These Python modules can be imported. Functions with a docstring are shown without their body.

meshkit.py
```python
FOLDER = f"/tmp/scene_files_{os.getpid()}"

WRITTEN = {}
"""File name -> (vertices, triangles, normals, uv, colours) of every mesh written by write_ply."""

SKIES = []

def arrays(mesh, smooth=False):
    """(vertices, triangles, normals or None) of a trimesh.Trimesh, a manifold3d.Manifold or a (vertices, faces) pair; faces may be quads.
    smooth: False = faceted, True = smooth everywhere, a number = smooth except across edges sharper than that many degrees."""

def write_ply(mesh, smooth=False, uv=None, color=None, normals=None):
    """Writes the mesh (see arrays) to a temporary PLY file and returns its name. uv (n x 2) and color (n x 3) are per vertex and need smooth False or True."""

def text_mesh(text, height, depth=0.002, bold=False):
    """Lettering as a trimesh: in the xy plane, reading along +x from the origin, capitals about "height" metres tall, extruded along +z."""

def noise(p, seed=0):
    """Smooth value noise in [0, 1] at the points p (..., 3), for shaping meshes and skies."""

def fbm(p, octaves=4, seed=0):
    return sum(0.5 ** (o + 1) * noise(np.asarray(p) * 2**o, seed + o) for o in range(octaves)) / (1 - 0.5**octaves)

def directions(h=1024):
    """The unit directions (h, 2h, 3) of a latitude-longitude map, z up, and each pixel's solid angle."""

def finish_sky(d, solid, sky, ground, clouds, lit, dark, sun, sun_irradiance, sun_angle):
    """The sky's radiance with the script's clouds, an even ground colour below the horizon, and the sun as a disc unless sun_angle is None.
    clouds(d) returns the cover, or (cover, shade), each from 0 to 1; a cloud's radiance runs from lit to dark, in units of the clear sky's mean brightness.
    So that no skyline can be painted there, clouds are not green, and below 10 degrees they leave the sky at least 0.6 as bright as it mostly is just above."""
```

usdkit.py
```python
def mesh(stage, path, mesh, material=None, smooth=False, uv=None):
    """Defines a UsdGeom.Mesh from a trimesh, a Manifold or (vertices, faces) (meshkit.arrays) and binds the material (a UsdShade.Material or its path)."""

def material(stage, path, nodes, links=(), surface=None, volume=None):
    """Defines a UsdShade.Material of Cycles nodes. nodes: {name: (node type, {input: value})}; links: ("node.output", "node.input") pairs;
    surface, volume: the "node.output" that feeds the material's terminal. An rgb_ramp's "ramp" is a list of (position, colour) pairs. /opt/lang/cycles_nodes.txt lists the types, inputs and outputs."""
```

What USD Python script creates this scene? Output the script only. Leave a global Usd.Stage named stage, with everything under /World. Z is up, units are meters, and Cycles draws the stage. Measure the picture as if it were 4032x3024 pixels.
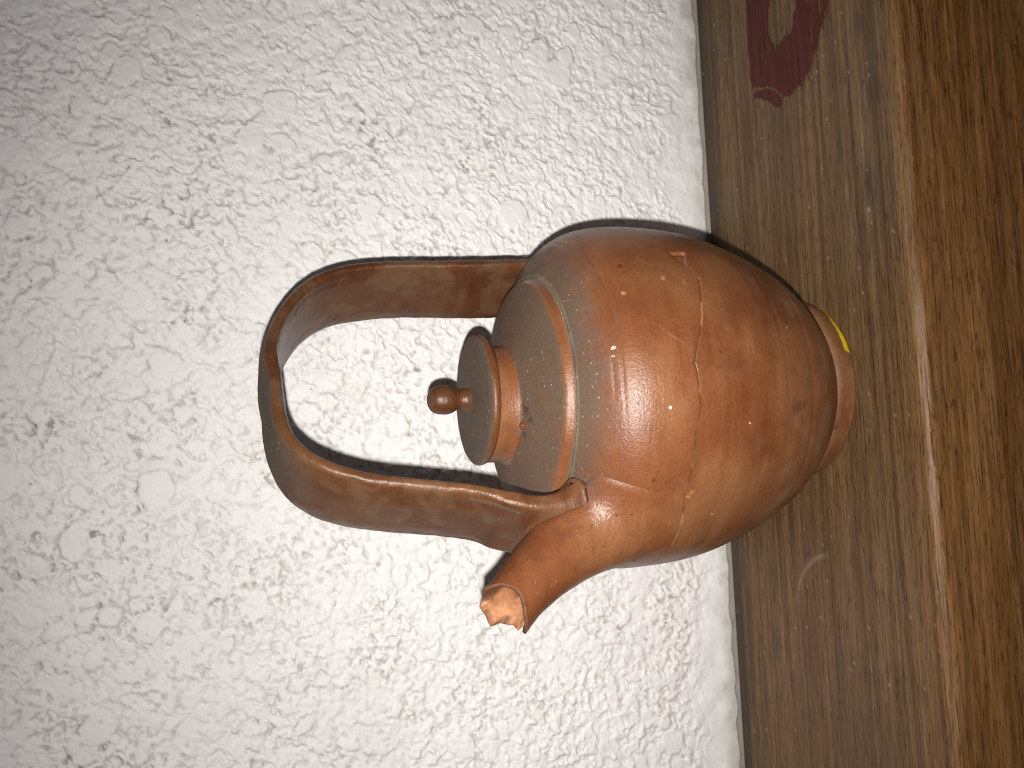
import math
import numpy as np
import trimesh
import usdkit
import meshkit
from scipy.interpolate import CubicSpline, PchipInterpolator
from scipy.ndimage import gaussian_filter, map_coordinates
from scipy.spatial import cKDTree
from shapely.geometry import Polygon, LineString, Point
from shapely.ops import unary_union
from pxr import Usd, UsdGeom, UsdLux, UsdShade, Gf, Sdf, Vt

stage = Usd.Stage.CreateInMemory()
UsdGeom.SetStageUpAxis(stage, UsdGeom.Tokens.z)
UsdGeom.SetStageMetersPerUnit(stage, 1.0)
UsdGeom.Xform.Define(stage, '/World')
UsdGeom.Scope.Define(stage, '/World/Looks')
T = Sdf.ValueTypeNames
rng = np.random.default_rng(7)

# ------------------------------------------------------------------ camera (phone turned on its side: world up is image left)
CAM = np.array([-0.0185, -0.3745, 0.2903])
RIGHT = np.array([0.9966, -0.0789, -0.0225])
UP = np.array([0.0468, 0.3208, 0.9460])
FWD = np.array([0.0674, 0.9439, -0.3234])
F_PX = 3402.9


def matrix(x, y, z, o):
    return Gf.Matrix4d(*[float(v) for v in (*x, 0, *y, 0, *z, 0, *o, 1)])


camera = UsdGeom.Camera.Define(stage, '/World/camera')
camera.AddTransformOp().Set(matrix(-UP, RIGHT, -FWD, CAM))
camera.CreateHorizontalApertureAttr(36.0)
camera.CreateVerticalApertureAttr(27.0)
camera.CreateFocalLengthAttr(36.0 * F_PX / 4032)
camera.CreateClippingRangeAttr(Gf.Vec2f(0.01, 50))
camera.CreateFStopAttr(16.0)
camera.CreateFocusDistanceAttr(0.375)
camera.GetPrim().CreateAttribute('exposure', T.Float).Set(0.0)

# ------------------------------------------------------------------ light: the phone's flash beside the lens, and a weak unseen lamp out of view behind, lifting the shadows
FLASH = CAM - 0.019 * RIGHT + 0.002 * UP - 0.004 * FWD
AIM = FWD - 0.08 * UP      # the flash looks a little lower than the lens
AIM /= np.linalg.norm(AIM)
F_Y = np.cross(AIM, -UP)
F_Y /= np.linalg.norm(F_Y)
F_X = np.cross(F_Y, -AIM)
flash = UsdLux.DiskLight.Define(stage, '/World/phone_flash')
flash.CreateRadiusAttr(0.0035)
flash.AddTransformOp().Set(matrix(F_X, F_Y, -AIM, FLASH))
flash.CreateIntensityAttr(26200.0)
flash.CreateColorAttr(Gf.Vec3f(1.0, 0.965, 0.925))
lamp = UsdLux.RectLight.Define(stage, '/World/unseen_room_lamp')
lamp.CreateWidthAttr(1.6)
lamp.CreateHeightAttr(1.6)
_z = np.array([0.0, -0.80, 0.60])
_y = np.array([0.0, 0.60, 0.80])
lamp.AddTransformOp().Set(matrix((1, 0, 0), _y, _z, (0.0, -1.9, 1.7)))
lamp.CreateIntensityAttr(0.46)
lamp.CreateColorAttr(Gf.Vec3f(0.93, 0.89, 0.96))


# ------------------------------------------------------------------ helpers
def tag(prim, label=None, cat=None, kind=None, group=None):
    for k, v in (('label', label), ('category', cat), ('kind', kind), ('group', group)):
        if v:
            prim.SetCustomDataByKey(k, v)


def put(path, v, f, mat, smooth=True, **primvars):
    """One Mesh prim; primvars are per vertex floats (smooth must then keep the vertices)."""
    m = usdkit.mesh(stage, path, (v, f), mat, smooth=smooth)
    api = UsdGeom.PrimvarsAPI(m)
    for k, a in primvars.items():
        api.CreatePrimvar(k, T.FloatArray, 'vertex').Set(Vt.FloatArray.FromNumpy(np.asarray(a, np.float32)))
    return m.GetPrim()


def grid_faces(n, m, wrap_m=True):
    """Quads of an n x m grid (rows n, columns m), columns wrapping round."""
    i, j = np.meshgrid(np.arange(n - 1), np.arange(m if wrap_m else m - 1), indexing='ij')
    j2 = (j + 1) % m
    return np.stack([i * m + j, i * m + j2, (i + 1) * m + j2, (i + 1) * m + j], -1).reshape(-1, 4)


def sm(x, a, b):
    t = np.clip((x - a) / (b - a), 0, 1)
    return t * t * (3 - 2 * t)


def fbm(p, o=4, seed=0):
    return meshkit.fbm(np.asarray(p, float), o, seed)


# ------------------------------------------------------------------ materials
L = '/World/Looks/'


def clay_material(name, tone=(1, 1, 1), dusty=0.86, rough=0.31, wash=0.0, lo=0.52, hi=1.02):
    c = lambda *a: tuple(x * t for x, t in zip(a, tone))
    n = {
        'co': ('texture_coordinate', {}),
        'geo': ('geometry', {}),
        'sep': ('separate_xyz', {}),
        # large tone variation, and horizontal turning marks
        'big': ('noise_texture', {'scale': 26.0, 'detail': 4.0, 'roughness': 0.55}),
        'bigr': ('rgb_ramp', {'ramp': [(0.30, c(0.165, 0.053, 0.018)), (0.46, c(0.205, 0.075, 0.026)), (0.60, c(0.248, 0.106, 0.039)), (0.76, c(0.215, 0.086, 0.033))]}),
        'mapz': ('mapping', {'mapping_type': 'point', 'scale': (14.0, 14.0, 150.0)}),
        'turn': ('noise_texture', {'scale': 1.0, 'detail': 5.0, 'roughness': 0.6, 'distortion': 0.3}),
        'turnr': ('rgb_ramp', {'ramp': [(0.32, (0.70, 0.64, 0.60)), (0.55, (1.0, 1.0, 1.0)), (0.75, (1.12, 1.10, 1.06))]}),
        'm1': ('mix_color', {'blend_type': 'multiply', 'fac': 0.48}),
        # fine speckle
        'fine': ('noise_texture', {'scale': 900.0, 'detail': 3.0, 'roughness': 0.7}),
        'finer': ('rgb_ramp', {'ramp': [(0.30, (0.66, 0.62, 0.60)), (0.52, (1.0, 1.0, 1.0)), (0.72, (1.14, 1.16, 1.2))]}),
        'm2': ('mix_color', {'blend_type': 'multiply', 'fac': 0.55}),
        # dark fired blotches
        'blot': ('noise_texture', {'scale': 60.0, 'detail': 5.0, 'roughness': 0.65, 'distortion': 0.6}),
        'blotm': ('map_range', {'from_min': 0.57, 'from_max': 0.74, 'to_min': 0.0, 'to_max': 0.7, 'clamp': True}),
        'm3': ('mix_color', {'blend_type': 'mix', 'b': c(0.115, 0.042, 0.020)}),
        # pale muddy wash
        'wsh': ('noise_texture', {'scale': 42.0, 'detail': 6.0, 'roughness': 0.6, 'distortion': 1.2}),
        'wshm': ('map_range', {'from_min': 0.50, 'from_max': 0.60, 'to_min': 0.0, 'to_max': wash, 'clamp': True}),
        'm4': ('mix_color', {'blend_type': 'mix', 'b': (0.140, 0.082, 0.044)}),
        # raw broken clay and the strap's painted edge highlight, from the mesh
        'raw': ('attribute', {'attribute': 'raw'}),
        'rawn': ('noise_texture', {'scale': 170.0, 'detail': 5.0, 'roughness': 0.65}),
        'rawr': ('rgb_ramp', {'ramp': [(0.32, (0.25, 0.100, 0.042)), (0.50, (0.385, 0.170, 0.075)), (0.68, (0.46, 0.220, 0.105))]}),
        'm5': ('mix_color', {'blend_type': 'mix'}),
        'soot': ('attribute', {'attribute': 'soot'}),  # dark marks, and the shade deep in the spout, from the mesh
        'm6': ('mix_color', {'blend_type': 'mix', 'b': (0.030, 0.018, 0.012)}),
        'pale': ('attribute', {'attribute': 'pale'}),
        'm7': ('mix_color', {'blend_type': 'mix', 'b': (0.80, 0.70, 0.50)}),
        # dust settled on what faces up
        'dn': ('noise_texture', {'scale': 75.0, 'detail': 6.0, 'roughness': 0.62, 'distortion': 0.4}),
        'dnm': ('map_range', {'from_min': 0.2, 'from_max': 0.8, 'to_min': -0.24, 'to_max': 0.24, 'clamp': True}),
        'dz': ('math', {'math_type': 'add'}),
        'dm': ('map_range', {'range_type': 'smoothstep', 'from_min': lo, 'from_max': hi, 'to_min': 0.0, 'to_max': dusty, 'clamp': True}),
        'datt': ('attribute', {'attribute': 'dust'}),
        'dadd': ('math', {'math_type': 'add', 'use_clamp': True}),
        'dfine': ('noise_texture', {'scale': 1500.0, 'detail': 3.0, 'roughness': 0.7}),
        'dcol': ('rgb_ramp', {'ramp': [(0.3, (0.072, 0.050, 0.034)), (0.55, (0.104, 0.076, 0.053)), (0.75, (0.155, 0.120, 0.086))]}),
        'm8': ('mix_color', {'blend_type': 'mix'}),
        # light grains lying in the dust
        'grv': ('voronoi_texture', {'feature': 'f1', 'scale': 430.0, 'randomness': 1.0}),
        'grm': ('map_range', {'from_min': 0.10, 'from_max': 0.20, 'to_min': 1.0, 'to_max': 0.0, 'clamp': True}),
        'grp': ('separate_color', {'color_type': 'rgb'}),
        'grs': ('map_range', {'from_min': 0.55, 'from_max': 0.8, 'to_min': 0.0, 'to_max': 0.85, 'clamp': True}),
        'grx': ('math', {'math_type': 'multiply'}),
        'gry': ('math', {'math_type': 'multiply'}),
        'm9': ('mix_color', {'blend_type': 'mix', 'b': (0.46, 0.40, 0.31)}),
        # gloss
        'rn': ('noise_texture', {'scale': 70.0, 'detail': 4.0, 'roughness': 0.6}),
        'rr': ('map_range', {'from_min': 0.3, 'from_max': 0.7, 'to_min': rough - 0.07, 'to_max': rough + 0.10, 'clamp': True}),
        'rmat': ('math', {'math_type': 'maximum'}),
        'rraw': ('math', {'math_type': 'multiply', 'value2': 0.78}),
        'rmat2': ('math', {'math_type': 'maximum'}),
        'rdust': ('math', {'math_type': 'multiply_add', 'value2': 0.55, 'value3': 0.34}),
        'b1': ('bump', {'strength': 0.35, 'distance': 0.0007}),
        'b2': ('bump', {'strength': 0.30, 'distance': 0.0012}),
        'p': ('principled_bsdf', {'ior': 1.45}),
    }
    k = [('co.object', 'big.vector'), ('co.object', 'mapz.vector'), ('mapz.vector', 'turn.vector'), ('co.object', 'fine.vector'), ('co.object', 'blot.vector'), ('co.object', 'wsh.vector'),
         ('co.object', 'dn.vector'), ('co.object', 'dfine.vector'), ('co.object', 'grv.vector'), ('co.object', 'rn.vector'),
         ('big.fac', 'bigr.fac'), ('bigr.color', 'm1.a'), ('turn.fac', 'turnr.fac'), ('turnr.color', 'm1.b'),
         ('m1.result', 'm2.a'), ('fine.fac', 'finer.fac'), ('finer.color', 'm2.b'),
         ('m2.result', 'm3.a'), ('blot.fac', 'blotm.value'), ('blotm.result', 'm3.fac'),
         ('m3.result', 'm4.a'), ('wsh.fac', 'wshm.value'), ('wshm.result', 'm4.fac'),
         ('geo.normal', 'sep.vector'), ('dn.fac', 'dnm.value'), ('sep.z', 'dz.value1'), ('dnm.result', 'dz.value2'), ('dz.value', 'dm.value'),
         ('dm.result', 'dadd.value1'), ('datt.fac', 'dadd.value2'),
         ('dfine.fac', 'dcol.fac'), ('dcol.color', 'm8.b'), ('m4.result', 'm8.a'), ('dadd.value', 'm8.fac'),
         ('grv.distance', 'grm.value'), ('grv.color', 'grp.color'), ('grp.r', 'grs.value'), ('grm.result', 'grx.value1'), ('grs.result', 'grx.value2'), ('grx.value', 'gry.value1'), ('dadd.value', 'gry.value2'),
         ('m8.result', 'm9.a'), ('gry.value', 'm9.fac'),
         ('co.object', 'rawn.vector'), ('rawn.fac', 'rawr.fac'), ('rawr.color', 'm5.b'), ('m9.result', 'm5.a'), ('raw.fac', 'm5.fac'), ('m5.result', 'm6.a'), ('soot.fac', 'm6.fac'), ('m6.result', 'm7.a'), ('pale.fac', 'm7.fac'), ('m7.result', 'p.base_color'),
         ('rn.fac', 'rr.value'), ('dadd.value', 'rdust.value1'), ('rr.result', 'rmat.value1'), ('rdust.value', 'rmat.value2'), ('raw.fac', 'rraw.value1'), ('rmat.value', 'rmat2.value1'), ('rraw.value', 'rmat2.value2'), ('rmat2.value', 'p.roughness'),
         ('fine.fac', 'b1.height'), ('turn.fac', 'b2.height'), ('b1.normal', 'b2.normal'), ('b2.normal', 'p.normal')]
    return usdkit.material(stage, L + name, n, k, surface='p.BSDF')


CLAY = clay_material('terracotta', tone=(0.90, 0.88, 0.97))
CLAY_STRAP = clay_material('terracotta_strap', tone=(0.47, 0.48, 0.53), wash=0.45, lo=0.54)
CLAY_LID = clay_material('terracotta_lid', tone=(0.50, 0.47, 0.48), rough=0.36, dusty=0.95, lo=0.50, hi=0.98)
CLAY_KNOB = clay_material('terracotta_knob', tone=(0.43, 0.40, 0.43), rough=0.28, dusty=0.45)
CLAY_FOOT = clay_material('terracotta_foot', tone=(0.92, 1.0, 1.1), rough=0.5, dusty=0.2)

PLASTER = usdkit.material(stage, L + 'plaster', {
    'co': ('texture_coordinate', {}),
    'n': ('noise_texture', {'scale': 9.0, 'detail': 4.0}),
    'r': ('rgb_ramp', {'ramp': [(0.3, (0.770, 0.750, 0.738)), (0.7, (0.818, 0.800, 0.788))]}),
    'f': ('noise_texture', {'scale': 700.0, 'detail': 3.0, 'roughness': 0.6}),
    'dirt': ('attribute', {'attribute': 'dirt'}),
    'm': ('mix_color', {'blend_type': 'mix', 'b': (0.26, 0.225, 0.180)}),
    'gr': ('attribute', {'attribute': 'grime'}),
    'm2': ('mix_color', {'blend_type': 'mix', 'b': (0.36, 0.33, 0.27)}),
    'b': ('bump', {'strength': 0.22, 'distance': 0.0006}),
    'p': ('principled_bsdf', {'roughness': 0.62, 'ior': 1.4}),
}, [('co.object', 'n.vector'), ('co.object', 'f.vector'), ('n.fac', 'r.fac'), ('r.color', 'm.a'), ('dirt.fac', 'm.fac'), ('m.result', 'm2.a'), ('gr.fac', 'm2.fac'), ('m2.result', 'p.base_color'),
    ('f.fac', 'b.height'), ('b.normal', 'p.normal')], surface='p.BSDF')

WOOD = usdkit.material(stage, L + 'old_wood', {
    'co': ('texture_coordinate', {}),
    'mp': ('mapping', {'mapping_type': 'point', 'scale': (5.0, 260.0, 260.0)}),
    'g1': ('noise_texture', {'scale': 1.0, 'detail': 5.0, 'roughness': 0.62, 'distortion': 0.25}),
    'mp2': ('mapping', {'mapping_type': 'point', 'scale': (55.0, 1300.0, 1300.0)}),
    'g2': ('noise_texture', {'scale': 1.0, 'detail': 3.0, 'roughness': 0.6}),
    'mp3': ('mapping', {'mapping_type': 'point', 'scale': (2.2, 46.0, 46.0)}),
    'g3': ('noise_texture', {'scale': 1.0, 'detail': 4.0, 'roughness': 0.55, 'distortion': 0.5}),
    'r3': ('rgb_ramp', {'ramp': [(0.30, (0.098, 0.042, 0.011)), (0.50, (0.148, 0.068, 0.019)), (0.70, (0.196, 0.096, 0.029))]}),
    'r1': ('rgb_ramp', {'ramp': [(0.30, (0.52, 0.48, 0.44)), (0.50, (1.0, 1.0, 1.0)), (0.70, (1.28, 1.30, 1.34))]}),
    'r2': ('rgb_ramp', {'ramp': [(0.33, (0.34, 0.29, 0.25)), (0.47, (1.0, 1.0, 1.0)), (0.70, (1.30, 1.30, 1.34))]}),
    'mp4': ('mapping', {'mapping_type': 'point', 'scale': (150.0, 800.0, 800.0)}),
    'g4': ('noise_texture', {'scale': 1.0, 'detail': 2.0, 'roughness': 0.5}),
    'r4': ('rgb_ramp', {'ramp': [(0.30, (0.35, 0.28, 0.22)), (0.41, (1.0, 1.0, 1.0)), (0.60, (1.0, 1.0, 1.0)), (0.72, (1.35, 1.32, 1.28))]}),
    'm7': ('mix_color', {'blend_type': 'multiply', 'fac': 0.75}),
    'm1': ('mix_color', {'blend_type': 'multiply', 'fac': 0.70}),
    'm2': ('mix_color', {'blend_type': 'multiply', 'fac': 0.85}),
    # grey film of dust on the flat top, streaked along the grain
    'film': ('attribute', {'attribute': 'film'}),
    'fr': ('rgb_ramp', {'ramp': [(0.30, (0.066, 0.039, 0.017)), (0.50, (0.114, 0.070, 0.032)), (0.70, (0.168, 0.110, 0.054))]}),
    'm3': ('mix_color', {'blend_type': 'mix'}),
    'stain': ('attribute', {'attribute': 'stain'}),
    'm4': ('mix_color', {'blend_type': 'mix', 'b': (0.032, 0.026, 0.020)}),
    'red': ('attribute', {'attribute': 'ruddy'}),
    'm5': ('mix_color', {'blend_type': 'mix', 'b': (0.085, 0.034, 0.016)}),
    'pale': ('attribute', {'attribute': 'pale'}),
    'm6': ('mix_color', {'blend_type': 'mix', 'b': (0.36, 0.28, 0.19)}),
    'ro': ('map_range', {'from_min': 0.0, 'from_max': 1.0, 'to_min': 0.49, 'to_max': 0.66, 'clamp': True}),
    'b1': ('bump', {'strength': 0.5, 'distance': 0.0005}),
    'b2': ('bump', {'strength': 0.45, 'distance': 0.0004}),
    'p': ('principled_bsdf', {'ior': 1.45}),
}, [('co.object', 'mp.vector'), ('co.object', 'mp2.vector'), ('co.object', 'mp3.vector'), ('mp.vector', 'g1.vector'), ('mp2.vector', 'g2.vector'), ('mp3.vector', 'g3.vector'),
    ('g3.fac', 'r3.fac'), ('g1.fac', 'r1.fac'), ('g2.fac', 'r2.fac'), ('g1.fac', 'fr.fac'),
    ('r3.color', 'm3.a'), ('fr.color', 'm3.b'), ('film.fac', 'm3.fac'), ('m3.result', 'm1.a'), ('r1.color', 'm1.b'), ('m1.result', 'm2.a'), ('r2.color', 'm2.b'),
    ('co.object', 'mp4.vector'), ('mp4.vector', 'g4.vector'), ('g4.fac', 'r4.fac'), ('m2.result', 'm7.a'), ('r4.color', 'm7.b'), ('m7.result', 'm5.a'), ('red.fac', 'm5.fac'), ('m5.result', 'm4.a'), ('stain.fac', 'm4.fac'), ('m4.result', 'm6.a'), ('pale.fac', 'm6.fac'), ('m6.result', 'p.base_color'),
    ('film.fac', 'ro.value'), ('ro.result', 'p.roughness'), ('g1.fac', 'b1.height'), ('g2.fac', 'b2.height'), ('b1.normal', 'b2.normal'), ('b2.normal', 'p.normal')], surface='p.BSDF')


def paint(name, col, col2, rough):
    return usdkit.material(stage, L + name, {
        'co': ('texture_coordinate', {}),
        'mp': ('mapping', {'mapping_type': 'point', 'scale': (22.0, 420.0, 420.0)}),
        'n': ('noise_texture', {'scale': 1.0, 'detail': 4.0, 'roughness': 0.6}),
        'r': ('rgb_ramp', {'ramp': [(0.35, col), (0.68, col2)]}),
        'b': ('bump', {'strength': 0.4, 'distance': 0.0003}),
        'p': ('principled_bsdf', {'roughness': rough, 'ior': 1.32}),
    }, [('co.object', 'mp.vector'), ('mp.vector', 'n.vector'), ('n.fac', 'r.fac'), ('r.color', 'p.base_color'), ('n.fac', 'b.height'), ('b.normal', 'p.normal')], surface='p.BSDF')


RED = paint('maroon_paint', (0.052, 0.0100, 0.0080), (0.095, 0.021, 0.015), 0.65)
YELLOW = paint('yellow_paint', (0.62, 0.42, 0.012), (0.72, 0.52, 0.03), 0.5)
DROP = usdkit.material(stage, L + 'glaze', {'p': ('principled_bsdf', {'base_color': (0.14, 0.045, 0.018), 'roughness': 0.10, 'ior': 1.5})}, surface='p.BSDF')

# unseen black well round the flash, shaped to narrow its beam
BLACK = usdkit.material(stage, L + 'black_plastic', {'p': ('principled_bsdf', {'base_color': (0.01, 0.01, 0.01), 'roughness': 0.7})}, surface='p.BSDF')
wa = np.linspace(0, 2 * math.pi, 48, endpoint=False)
wl = [(0.0036, -0.0004), (0.0036, 0.0052), (0.0052, 0.0052), (0.0052, -0.0012), (0.0, -0.0012)]
wv_ = np.array([[FLASH + F_X * r_ * math.cos(t_) + F_Y * (r_ + 0.0024) * (r_ > 0) * math.sin(t_) + AIM * d_ for t_ in wa] for r_, d_ in wl]).reshape(-1, 3)
tag(put('/World/unseen_flash_well', wv_, grid_faces(len(wl), 48), BLACK, smooth=False), 'unseen black well round the flash, shaped to narrow its beam', 'phone flash')

# ------------------------------------------------------------------ the wall: rough stucco, real relief
YW = 0.0845
STEP = 0.00062
X0, X1, Z0, Z1 = -0.33, 0.37, -0.03, 0.47
nx, nz = int((X1 - X0) / STEP) + 1, int((Z1 - Z0) / STEP) + 1
gx, gz = np.meshgrid(X0 + STEP * np.arange(nx), Z0 + STEP * np.arange(nz), indexing='ij')


def nse(scale, seed, o=3):
    return fbm(np.stack([gx * scale, gz * scale, 0 * gx + seed * 7.3], -1), o, seed)


wxn, wzn = (nse(130, 1, 3) - 0.5) * 0.007 + (nse(420, 31, 2) - 0.5) * 0.0022, (nse(130, 2, 3) - 0.5) * 0.007 + (nse(420, 32, 2) - 0.5) * 0.0022
H = (nse(45, 3, 4) - 0.5) * 0.0008
rough_zone = sm(nse(34, 41, 3), 0.40, 0.56)
gxw, gzw = (gx + wxn) * 0.83 + (gz + wzn) * 0.56, (gz + wzn) * 0.83 - (gx + wxn) * 0.56
nsw = lambda k, s_, o: fbm(np.stack([gxw * k, gzw * k, 0 * gx + s_ * 5.1], -1), o, s_)
isl, isl2 = nsw(290, 42, 4), nsw(560, 43, 3)
H = H + (0.00110 * sm(isl, 0.490, 0.532) + 0.00064 * sm(isl2, 0.50, 0.56)) * (0.30 + 0.70 * rough_zone) + 0.0006 * sm(nsw(125, 44, 4), 0.492, 0.520)
WX, WZ = gx + wxn, gz + wzn


def stamp(H, x, z, r, h, edge, dome):
    """Adds one trowelled blob: a flat or domed patch with a short steep edge, its outline warped by the noise above."""
    R = r * 1.45 + 0.0042
    i0, i1 = max(0, int((x - R - X0) / STEP)), min(nx, int((x + R - X0) / STEP) + 2)
    j0, j1 = max(0, int((z - R - Z0) / STEP)), min(nz, int((z + R - Z0) / STEP) + 2)
    if i0 >= i1 or j0 >= j1:
        return
    dx, dz = WX[i0:i1, j0:j1] - x, WZ[i0:i1, j0:j1] - z
    a = stamp.rng.uniform(0, math.pi)
    s = stamp.rng.uniform(0.7, 1.0)
    u, v = dx * math.cos(a) + dz * math.sin(a), (-dx * math.sin(a) + dz * math.cos(a)) / s
    d = np.sqrt(u * u + v * v)
    t = np.clip((r - d) / edge, 0, 1)
    e = t * t * (3 - 2 * t)
    f = e * h * (1 - dome * np.clip(d / r, 0, 1) ** 2)
    cur = H[i0:i1, j0:j1]
    H[i0:i1, j0:j1] = np.where(e > 0, np.maximum(cur, f + 0.35 * np.minimum(cur, 0.0014) * e), cur)


stamp.rng = np.random.default_rng(11)
wr = stamp.rng
dens = lambda x, z: float(sm(z, 0.012, 0.040))
for k in range(9000):          # small bubbly grains
    x, z = wr.uniform(X0, X1), wr.uniform(Z0, Z1)
    if wr.random() < 0.10 + 0.90 * dens(x, z):
        stamp(H, x, z, wr.uniform(0.0011, 0.0024), wr.uniform(0.0005, 0.0013), 0.0009, 0.5)
for k in range(3600):          # medium dabs
    x, z = wr.uniform(X0, X1), wr.uniform(Z0, Z1)
    if wr.random() < 0.12 + 0.88 * dens(x, z):
        stamp(H, x, z, wr.uniform(0.0022, 0.0048), wr.uniform(0.0007, 0.0016), 0.0010, 0.25)
for k in range(170):           # flattened patches
    x, z = wr.uniform(X0, X1), wr.uniform(Z0, Z1)
    stamp(H, x, z, wr.uniform(0.0045, 0.0105), wr.uniform(0.0014, 0.0019), 0.0010, 0.03)
for k in range(5200):          # grains thrown over the patches
    x, z = wr.uniform(X0, X1), wr.uniform(Z0, Z1)
    if wr.random() < dens(x, z) * sm(meshkit.noise(np.array([x * 40, z * 40, 3.0]), 4), 0.25, 0.55):
        stamp(H, x, z, wr.uniform(0.0009, 0.0021), wr.uniform(0.0013, 0.0023), 0.0009, 0.35)
for k in range(900):           # burst bubbles: little craters
    x, z = wr.uniform(X0, X1), wr.uniform(Z0, Z1)
    i, j = int((x - X0) / STEP), int((z - Z0) / STEP)
    q = 6
    if q < i < nx - q and q < j < nz - q:
        sl = (slice(i - q, i + q + 1), slice(j - q, j + q + 1))
        d = np.hypot(gx[sl] - x, gz[sl] - z)
        r = wr.uniform(0.0009, 0.0018)
        H[sl] += 0.0004 * np.exp(-((d - r) / 0.0006) ** 2) - 0.0005 * np.exp(-(d / (0.7 * r)) ** 2)
flat = sm(gz + 0.014 * (nse(40, 9, 3) - 0.5) * 2, 0.010, 0.034)
smooth_h = gaussian_filter(H, 5)
H = H * (0.12 + 0.88 * flat) + smooth_h * (1 - flat) * 0.75
H = gaussian_filter(H, 0.5) - 0.0028
# every crevice darkened in the colour; dirt on small ledges and in deepest cracks
low = gaussian_filter(H, 4) - H
ledge = np.gradient(H, STEP, axis=1)        # rising with z = faces down; falling = a ledge that faces up
patch = sm(nse(55, 5, 4), 0.47, 0.66)
low2 = gaussian_filter(H, 2.6) - H
dirt = np.clip(0.42 * sm(low2, 0.00013, 0.00042) * (0.35 + 0.65 * sm(nse(38, 51, 3), 0.35, 0.65)) + sm(low, 0.00030, 0.0007) * sm(-ledge, 0.05, 0.5) * patch * 0.55 + sm(low, 0.00045, 0.0010) * sm(nse(90, 8, 3), 0.55, 0.7) * 0.5, 0, 0.9)
for k in range(45):            # fly specks
    x, z = wr.uniform(X0, X1), wr.uniform(Z0, Z1)
    i, j = int((x - X0) / STEP), int((z - Z0) / STEP)
    dirt[i:i + 1 + int(wr.random() < 0.3), j:j + 1 + int(wr.random() < 0.4)] = 0.95
grime = sm(0.016 * nse(160, 6, 4) + 0.010 * nse(30, 12, 2) - gz, 0.0, 0.014) * 0.55
spot = lambda x, z, r: np.exp(-(((gx - x) ** 2 + (gz - z) ** 2) / r ** 2))
dirt = np.clip(dirt + 0.9 * spot(-0.0955, 0.0335, 0.0011) + 0.7 * spot(-0.0975, 0.0325, 0.0009), 0, 0.95)
# plaster breaks away along the shelf
lip_n = 0.0034 * (nse(110, 21, 4) - 0.52)
lip = sm(gz, lip_n - 0.0004, lip_n + 0.0008)
H = H - 0.0022 * (1 - lip)
grime = np.clip(grime + 0.75 * (1 - lip), 0, 1)
# stretched outer rings of the grid: plain wall beyond what was worked out in detail
ox0, ox1 = X0 - np.array([0.8, 0.4, 0.2, 0.08]), X1 + np.array([0.08, 0.2, 0.4, 0.8])
oz1 = Z1 + np.array([0.06, 0.2, 0.5, 0.9])
pad = lambda a: np.pad(a, ((4, 4), (0, 4)), mode='edge')
ax, az = np.r_[ox0, X0 + STEP * np.arange(nx), ox1], np.r_[Z0 + STEP * np.arange(nz), oz1]
AX, AZ = np.meshgrid(ax, az, indexing='ij')
v = np.stack([AX, YW - pad(H) - 0.0018, AZ], -1).reshape(-1, 3)
w = put('/World/wall', v, grid_faces(len(ax), len(az), False), PLASTER, dirt=pad(dirt).ravel(), grime=pad(grime).ravel())
tag(w, 'white rough stucco wall with trowelled patches behind the clay teapot', 'wall', 'structure')

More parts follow.
